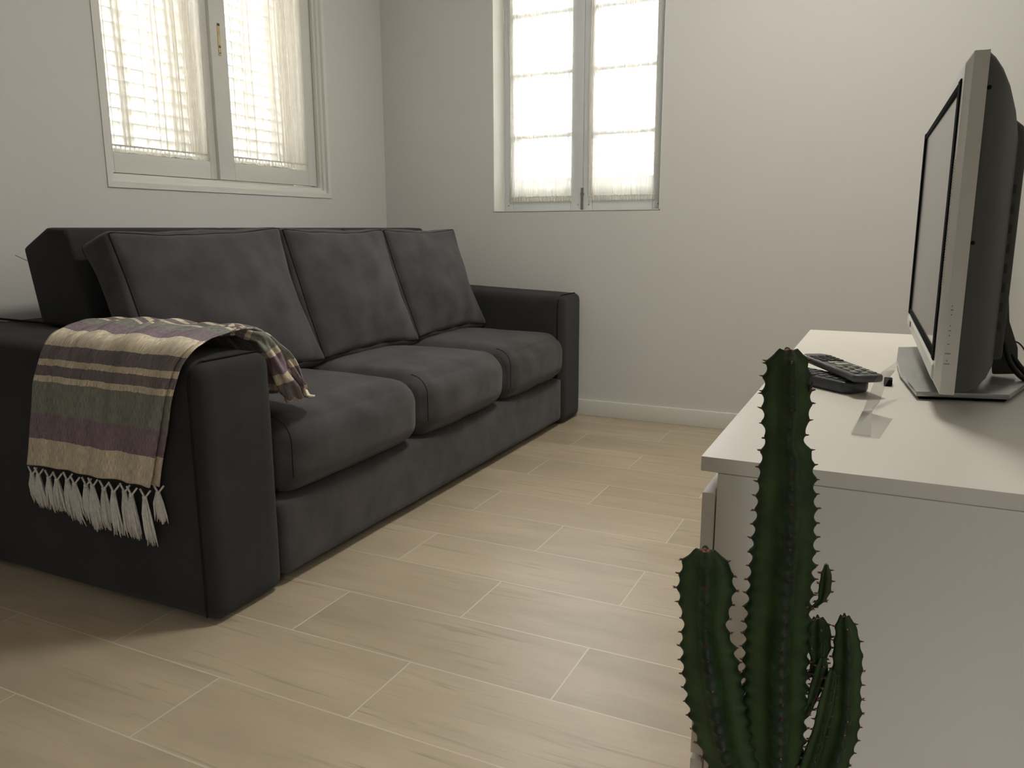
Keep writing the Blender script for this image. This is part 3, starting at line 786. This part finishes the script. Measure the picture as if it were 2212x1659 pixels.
R = [rect_ring(bm, HW, ZB0, ZB1, .017, .004), rect_ring(bm, HW, ZB0, ZB1, .001, .004), rect_ring(bm, HW-.007, ZB0+.014, ZB1-.012, -.0065, .004),
     rect_ring(bm, HW-.016, ZB0+.040, ZB1-.028, -.0075, .003), rect_ring(bm, HW-.017, ZB0+.041, ZB1-.029, -.003, .003)]
loft(bm, R); bezel = from_bm('front_bezel', bm, M_silver, tv, sharp=25)
bm = bmesh.new()      # flat silver side band
R = [rect_ring(bm, HW, ZB0, ZB1, .0175, .004), rect_ring(bm, HW+.0006, ZB0-.0005, ZB1+.0005, .0175, .004), rect_ring(bm, HW+.0006, ZB0-.0005, ZB1+.0005, .0012, .004), rect_ring(bm, HW, ZB0, ZB1, .0012, .004)]
loft(bm, R); side = from_bm('side_band', bm, M_silver2, tv, sharp=25); side['label'] = 'greyer silver edge band'
bm = bmesh.new()      # black inner frame
a1, a0 = ZB1-.0285, ZB0+.0405
for s in (-1, 1): add_box(bm, -.0095, -.003, s*(HW-.0165)-(.026 if s > 0 else 0), s*(HW-.0165)+(.026 if s < 0 else 0), a0, a1, .001)
add_box(bm, -.0085, -.003, -(HW-.042), HW-.042, a1-.010, a1, .001); add_box(bm, -.0085, -.003, -(HW-.042), HW-.042, a0, a0+.010, .001)
inn = from_bm('inner_frame', bm, M_black, tv)
box('screen', -.0062, -.003, -(HW-.042), HW-.042, a0+.009, a1-.009, M_screen, tv)
bm = bmesh.new()      # speaker holes on the near side of the bezel
for k in range(46):
    for q in range(3): add_box(bm, -.0079, -.0066, -(HW-.0080)+q*.0026, -(HW-.0095)+q*.0026, .165+k*.0034, .1667+k*.0034)
from_bm('speaker_grille', bm, M_silver2, tv, smooth=False)
bm = bmesh.new()      # lower lip under the screen
add_prism(bm, [(-.005, ZB0+.012), (-.0095, ZB0+.018), (-.0095, ZB0+.034), (-.0065, ZB0+.039)], 1, -(HW-.016), HW-.016, .001)
from_bm('speaker_bar', bm, M_silver, tv)
bm = bmesh.new(); add_box(bm, -.0103, -.0092, .20, .224, ZB0+.024, ZB0+.034, .0005); from_bm('brand_badge', bm, M_mark, tv)
bm = bmesh.new()      # printed control marks on the side band
for z, wv in ((.142, 1), (.137, 2), (.131, 1), (.117, 1), (.111, 2), (.105, 1), (.094, 2), (.082, 4), (.073, 1), (.069, 4)):
    for q in range(wv): add_box(bm, .0055+q*.0016-wv*.0007, .0064+q*.0016-wv*.0007, -HW-.0010, -HW-.0004, z, z+.0014)
from_bm('control_marks', bm, M_mark, side, smooth=False)
bm = bmesh.new()      # dark back cover, swelling towards the middle
R = []
for t in (0, .03, .12, .3, .5, .75, 1):
    x = .0176+.056*t; f = 1-t**2.2; zc = (ZB0+ZB1)/2
    hz = (ZB1-ZB0)/2-.002
    R.append(rect_ring(bm, (HW-.002)*(.62+.38*f), zc-hz*(.92+.08*f), zc+hz*(1-.42*t**1.3), x, .010 if t else .006, 5))
loft(bm, R, True, True); bk = from_bm('back_cover', bm, M_back, tv, sharp=50)
bm = bmesh.new()
add_prism(bm, [(.03, .05), (.085, .06), (.085, .350), (.080, .368), (.06, .385), (.03, .385)], 1, -.205, .205, .006, 3)
rb = from_bm('rear_housing', bm, M_back, tv, sharp=50)
bm = bmesh.new()
for k in range(12):
    add_box(bm, .0845, .0855, -.19+k*.033, -.17+k*.033, .22, .30)
for k in range(8): add_box(bm, .052, .078, -.2056, -.2046, .10+k*.026, .112+k*.026)
from_bm('vent_slots', bm, M_vent, rb, smooth=False)
for zz in (.40, .22):      # screws on the near end of the cover
    bm = bmesh.new(); add_tube(bm, [(.02, -HW+.004, zz), (.02, -HW-.0005, zz)], .0025, 8); from_bm('cover_screw', bm, M_black, bk)
# stand
bm = bmesh.new()
outl = [(-.034, .06), (-.026, .225), (.012, .243), (.11, .235), (.150, .15), (.150, -.055), (.098, -.208), (-.018, -.232), (-.033, -.07)]
add_prism(bm, outl, 2, .005, .0125, .002, 2)
sb = from_bm('stand_base', bm, M_base, tv, sharp=40)
bm = bmesh.new(); add_prism(bm, [(x*.93+.003, y*.96) for x, y in outl], 2, 0, .0055); from_bm('rubber_foot', bm, M_black, sb)
bm = bmesh.new(); add_prism(bm, [(.020, -.06), (.05, -.075), (.085, -.05), (.085, .05), (.05, .075), (.020, .06)], 2, .012, .075, .004)
from_bm('stand_neck', bm, M_back, tv)
for s in (-1, 1):
    bm = bmesh.new(); add_prism(bm, [(.02, .012), (.055, .012), (.045, .05), (.030, .055)], 1, s*.09-.012, s*.09+.012, .002)
    from_bm('neck_bracket', bm, M_back, tv)
tag(tv, 'silver flat television on a silver stand base on the white chest', 'television')

# cables behind the television
def cable(name, pts, r, label):
    P = [Vector(p) for p in pts]; out = []
    for i in range(len(P)-1):
        p0, p1, p2, p3 = P[max(i-1, 0)], P[i], P[i+1], P[min(i+2, len(P)-1)]
        for k in range(8):
            t = k/8; out.append(.5*((2*p1)+(-p0+p2)*t+(2*p0-5*p1+4*p2-p3)*t*t+(-p0+3*p1-3*p2+p3)*t**3))
    out.append(P[-1]); bm = bmesh.new(); add_tube(bm, out, r, 8); o = from_bm(name, bm, M_cord, None, sharp=80)
    tag(o, label, 'cable', 'cables behind the television'); return o
cable('power_cable', [(.158, 1.425, .700), (.164, 1.415, .665), (.178, 1.405, .640), (.198, 1.395, .616), (.225, 1.38, .585), (.26, 1.36, .50), (.30, 1.35, .30)], .0042, 'upper of the two thick black cables sloping off the chest behind the television')
cable('signal_cable', [(.160, 1.40, .668), (.168, 1.392, .642), (.182, 1.382, .622), (.200, 1.372, .609), (.228, 1.36, .57), (.26, 1.34, .48), (.30, 1.33, .30)], .0040, 'lower of the two thick black cables sloping off the chest, nearest the stand base')
cable('thin_cable', [(.160, 1.47, .665), (.185, 1.45, .662), (.197, 1.42, .640), (.203, 1.40, .610), (.22, 1.39, .5), (.30, 1.38, .3)], .0012, 'thin looping cable above the black ones behind the television')
# broad flat adapter hanging on the cable
bm = bmesh.new(); add_prism(bm, [(.150, .617), (.183, .620), (.179, .66), (.164, .70), (.152, .80), (.141, .80), (.141, .70)], 1, 1.405, 1.420, .002)
ad = from_bm('cable_adapter', bm, M_back, None); tag(ad, 'dark grey cable sleeve hanging behind the television above the stand base', 'cable sleeve')

# ------------------------------------------------------------------ remote controls
def remote(name, near, far, w, z0, h, body, label, keys, tiltz=0.0, nose=.0):
    near, far = Vector((*near, z0)), Vector((*far, z0+tiltz)); d = far-near; ln = d.length; ang = math.atan2(d.y, d.x)
    e = empty(name, near, ang); e.rotation_euler = (0, -math.asin(tiltz/ln) if tiltz else 0, ang)
    bm = bmesh.new(); wn = w/2
    add_prism(bm, [(nose*.2, -wn*.55), (nose, -wn), (ln-.012, -wn), (ln, -wn*.6), (ln, wn*.6), (ln-.012, wn), (nose, wn), (nose*.2, wn*.55)], 2, .001, h, .004, 3)
    from_bm('body', bm, body, e, sharp=45)
    for (u, v, a, b, m_) in keys:
        bm = bmesh.new(); add_box(bm, u-a/2, u+a/2, v-b/2, v+b/2, h-.001, h+.0016, .0007, 1); from_bm('key', bm, m_, e)
    tag(e, label, 'remote control', 'remote controls'); return e
ka = []
for r in range(6):
    for c in range(3): ka.append((.018+r*.0105, (c-1)*.0125, .0065, .0085, M_keyl if (r+c) % 2 else M_keyg))
ka.append((.088, 0, .012, .020, M_keyl)); ka.append((.104, .006, .010, .014, M_keyl))
for r in range(4):
    for c in range(3): ka.append((.122+r*.013, (c-1)*.0125, .008, .0095, M_keyd))
kb = []
for r in range(9):
    for c in range(3): kb.append((.020+r*.0145, (c-1)*.0125, .009, .0095, M_keyg))
remote('remote_control', (-.030, 1.238), (-.160, 1.346), .052, ZT, .018, M_rem2, 'black remote control lying flat on the chest, underneath the other one', kb, 0, .010)
remote('remote_control', (-.018, 1.214), (-.112, 1.384), .044, ZT+.0205, .012, M_rem, 'dark grey remote with pale keys resting on top of the black one', ka, .002, .006)
bm = bmesh.new(); add_box(bm, -.001, .011, 1.318, 1.345, ZT+.0005, ZT+.010, .002); o = from_bm('black_cap', bm, M_black, None)
tag(o, 'tiny black plastic cap just behind the clear plastic strip', 'cap')

# clear plastic strip: one leaf flat, the other curling up
bm = bmesh.new()
def sheet(quads, thick=.0006):
    prev = None
    for a, b in quads:
        va = [bm.verts.new(Vector(p)) for p in (a, b)]; vb = [bm.verts.new(Vector(p)+Vector((0, 0, -thick))) for p in (a, b)]
        if prev:
            pa, pb = prev
            bm.faces.new([pa[0], pa[1], va[1], va[0]]); bm.faces.new([pb[0], vb[0], vb[1], pb[1]])
            bm.faces.new([pa[0], va[0], vb[0], pb[0]]); bm.faces.new([pa[1], pb[1], vb[1], va[1]])
        else: bm.faces.new([va[0], va[1], vb[1], vb[0]])
        prev = (va, vb)
    bm.faces.new([prev[0][0], prev[1][0], prev[1][1], prev[0][1]])
sheet([((-.030, .975, ZT+.002), (.000, .972, ZT+.0015)), ((-.023, 1.106, ZT+.003), (.013, 1.081, ZT+.002))])
sheet([((-.0305, .976, ZT+.0035), (-.009, .976, ZT+.003)), ((-.022, 1.106, ZT+.004), (-.011, 1.100, ZT+.006)), ((-.0175, 1.15, .619), (-.003, 1.15, .612)), ((-.012, 1.18, .634), (.001, 1.18, .6265)), ((-.004, 1.21, .642), (.006, 1.21, .6345)), ((.0125, 1.24, .652), (.0125, 1.24, .640))])
o = from_bm('plastic_strip', bm, M_film, None, smooth=False)
tag(o, 'clear folded plastic strip curling up from the chest between remotes and television stand', 'plastic strip')

# ------------------------------------------------------------------ cactus
cactus = empty('cactus', (-.075, .60, 0)); KO = Vector((-.075, .60, 0))
def px(p, Y):
    d = fw+rt*((p[0]-1106)/F_PX)-up*((p[1]-829.5)/F_PX); t = Y/d.y; return CAM+d*t
def stem(name, prof, Y, ribs=3, th0=0.0, pitch=.0115, tooth=.16, core=.36, dY=0.0, seed=0, topround=.02, twist=0.0):
    """prof: (left px, right px, y px) silhouette stations, top first; stem stands at depth Y"""
    rnd = random.Random(seed); st = []
    for (l, r, y) in prof:
        a, b = px((l, y), Y), px((r, y), Y); st.append(((a+b)/2, (b-a).length/2))
    st = st[::-1]; cum = [0]
    for i in range(1, len(st)): cum.append(cum[-1]+(st[i][0]-st[i-1][0]).length)
    total = cum[-1]; step = pitch/7; n = max(6, int(total/step)); seg = ribs*14
    bm = bmesh.new(); lay = bm.verts.layers.float.new('rib'); rings = []; att = []; tips = []
    nteeth = max(2, round(total/pitch))
    for i in range(n+1):
        s = total*i/n; k = 0
        while k < len(cum)-2 and cum[k+1] < s: k += 1
        q = (s-cum[k])/(cum[k+1]-cum[k]); q = min(1, max(0, q)); qs = q*q*(3-2*q)
        c = st[k][0].lerp(st[k+1][0], q); R = lerp(st[k][1], st[k+1][1], qs)
        c = c+Vector((0, dY*(s/total), 0))
        ph = s/total*nteeth; fr = ph % 1.0
        tf = (1-abs(fr-.5)*2)**1.7                      # pointed tooth mid-cell
        endf = min(1, (total-s)/topround) if total-s < topround else 1
        endf = math.sqrt(max(0.0, 1-(1-endf)**2))
        ring = []; ra = []
        for m_ in range(seg):
            th = 2*PI*m_/seg; x = math.cos(ribs*(th-th0-twist*s)/2)
            ridge = abs(x)**2.6
            rib_end = (.55+.45*endf)
            sect = round((th-th0)/(2*PI/ribs)) % ribs
            ph2 = ph+.13*sect+.10*mnoise.noise(Vector((s*60, sect*7.1, seed)))      # ribs toothed out of step with each other
            f2 = ph2 % 1.0; t2 = (1-abs(f2-.5)*2)**1.9*(1+.5*mnoise.noise(Vector((math.floor(ph2)*3.7, sect*5.3, seed))))
            rr_ = R*(core+(1-core)*ridge*(1-tooth+1.15*tooth*t2*(1 if ridge > .5 else ridge)))
            rr_ *= .62+.38*endf
            ring.append(bm.verts.new(c+Vector((math.cos(th)*rr_, -math.sin(th)*rr_, .0015*ridge*(1-endf)))-KO)); ra.append(abs(x)**9)
        rings.append(ring); att.append(ra)
        if total-s > .002:
            for j in range(ribs):
                ph2 = ph+.13*j+.10*mnoise.noise(Vector((s*60, j*7.1, seed)))
                if not (.5-.5/7 <= ph2 % 1.0 < .5+.5/7): continue
                th = th0+twist*s+2*PI*j/ribs; dirv = Vector((math.cos(th), -math.sin(th), 0)); tips.append((c+dirv*R*(.62+.38*endf)*.99, dirv))
    for ring, ra in zip(rings, att):
        for v, a in zip(ring, ra): v[lay] = a
    for a, b in zip(rings[:-1], rings[1:]):
        for k in range(seg): bm.faces.new([a[k], a[(k+1) % seg], b[(k+1) % seg], b[k]])
    # crown: ribs stand slightly proud of a hollow centre
    top = bm.verts.new(sum((v.co for v in rings[-1]), Vector())/seg-Vector((0, 0, .005)))
    for k in range(seg): bm.faces.new([rings[-1][k], rings[-1][(k+1) % seg], top])
    bm.faces.new(rings[0][::-1])
    s_ = from_bm(name, bm, M_cactus, cactus, sharp=70)
    bm = bmesh.new()
    for p, dv in tips:
        for sgn in (-1, 1):
            side_ = Vector((-dv.y, dv.x, 0))*sgn
            d2 = (dv+side_*.45+Vector((0, 0, rnd.uniform(-.25, .35)))).normalized(); L_ = rnd.uniform(.0016, .0032)
            add_tube(bm, [p-dv*.0008-KO, p+d2*L_*.5-KO, p+d2*L_-KO], [.0010, .0005, .0001], 5)
    t = from_bm('thorns', bm, M_thorn, s_, sharp=80); t['kind'] = 'stuff'
    bm = bmesh.new()
    for p, dv in tips:
        if rnd.random() < .5:
            c_ = bmesh.new(); bmesh.ops.create_icosphere(c_, subdivisions=1, radius=rnd.uniform(.0006, .0011)); merge(bm, c_, Matrix.Translation(p-KO))
    t = from_bm('leaf_scars', bm, M_tuft, s_); t['kind'] = 'stuff'
    bm = bmesh.new()        # reddish growing point in the hollow of the crown
    rt_ = st[-1][1]
    for k in range(5):
        a = 2*PI*k/5+seed; c_ = bmesh.new(); bmesh.ops.create_icosphere(c_, subdivisions=2, radius=rt_*.16)
        merge(bm, c_, Matrix.Translation(st[-1][0]+Vector((math.cos(a)*rt_*.2, math.sin(a)*rt_*.2, -.001))-KO))
    from_bm('growing_tip', bm, M_bud, s_)
    return s_
F3 = PI/2+.10    # front rib faces the camera, a little to its right
def ext(prof, cx0, w0, y1):   # run the stem on down to the soil, below the frame
    return prof+[(cx0-w0, cx0+w0, y1)]
main_p = [(1668, 1740, 757), (1652, 1752, 785), (1646, 1757, 830), (1643, 1758, 870), (1645, 1750, 915), (1649, 1741, 945), (1640, 1762, 985), (1633, 1766, 1040), (1628, 1768, 1110), (1620, 1766, 1180), (1614, 1762, 1250),
          (1608, 1756, 1330), (1603, 1752, 1420), (1604, 1748, 1500), (1610, 1742, 1600), (1618, 1730, 1700), (1628, 1716, 1850), (1640, 1702, 2150), (1645, 1697, 2420)]
stem('stem', main_p, .600, 4, -.30, .0113, .27, .56, seed=1, topround=.010)
stem('stem', [(1488, 1560, 1190), (1470, 1584, 1225), (1462, 1590, 1270), (1466, 1580, 1310), (1474, 1572, 1345), (1470, 1590, 1400), (1474, 1606, 1460), (1484, 1618, 1530), (1502, 1632, 1600), (1530, 1652, 1670), (1575, 1670, 1760), (1640, 1690, 1860)], .588, 4, -.22, .0120, .27, .56, seed=2, topround=.009)
stem('stem', [(1808, 1842, 1332), (1802, 1856, 1362), (1797, 1866, 1420), (1795, 1862, 1480), (1790, 1862, 1540), (1776, 1852, 1600), (1752, 1826, 1670), (1720, 1790, 1760), (1685, 1740, 1860)], .607, 4, -.18, .0118, .27, .60, seed=3, topround=.008)
stem('stem', [(1750, 1786, 1336), (1742, 1797, 1362), (1741, 1797, 1395), (1750, 1786, 1428), (1747, 1765, 1450), (1728, 1744, 1468)], .612, 4, -.3, .0100, .17, .58, seed=4, topround=.006)
stem('stem', [(1779, 1791, 1221), (1772, 1798, 1245), (1767, 1796, 1275), (1766, 1786, 1295), (1755, 1770, 1308), (1738, 1752, 1314)], .600, 4, -.2, .0085, .18, .58, seed=5, topround=.004)
stem('stem', [(1768, 1788, 1422), (1758, 1790, 1450), (1748, 1778, 1485), (1742, 1764, 1515), (1730, 1752, 1540)], .605, 4, -.3, .009, .18, .58, seed=6, topround=.004)
stem('stem', [(1788, 1808, 1448), (1778, 1810, 1478), (1766, 1804, 1520), (1756, 1790, 1570), (1734, 1776, 1630), (1710, 1750, 1700)], .600, 4, -.4, .009, .18, .58, seed=8, topround=.004)
stem('stem', [(1750, 1757, 826), (1748, 1756, 836), (1744, 1752, 846)], .60, 3, 0, .006, .22, .42, seed=9, topround=.003)
# pot
def lathe(name, prof, m, parent, n=48, off=(0, 0)):
    bm = bmesh.new(); rings = [[bm.verts.new((off[0]+r*math.cos(2*PI*k/n), off[1]+r*math.sin(2*PI*k/n), z)) for k in range(n)] for r, z in prof]
    for a, b in zip(rings[:-1], rings[1:]):
        for k in range(n): bm.faces.new([a[k], a[(k+1) % n], b[(k+1) % n], b[k]])
    bm.faces.new(rings[0][::-1]); bm.faces.new(rings[-1]); return from_bm(name, bm, m, parent, sharp=40)
pot = lathe('pot', [(.075, 0), (.080, .005), (.098, .150), (.108, .152), (.110, .180), (.100, .180), (.094, .150)], M_pot, cactus, off=(.005, 0))
lathe('soil', [(.093, .120), (.0955, .160)], M_soil, cactus, off=(.005, 0))
tag(cactus, 'dark green ribbed spiny cactus standing in front of the white chest', 'cactus')
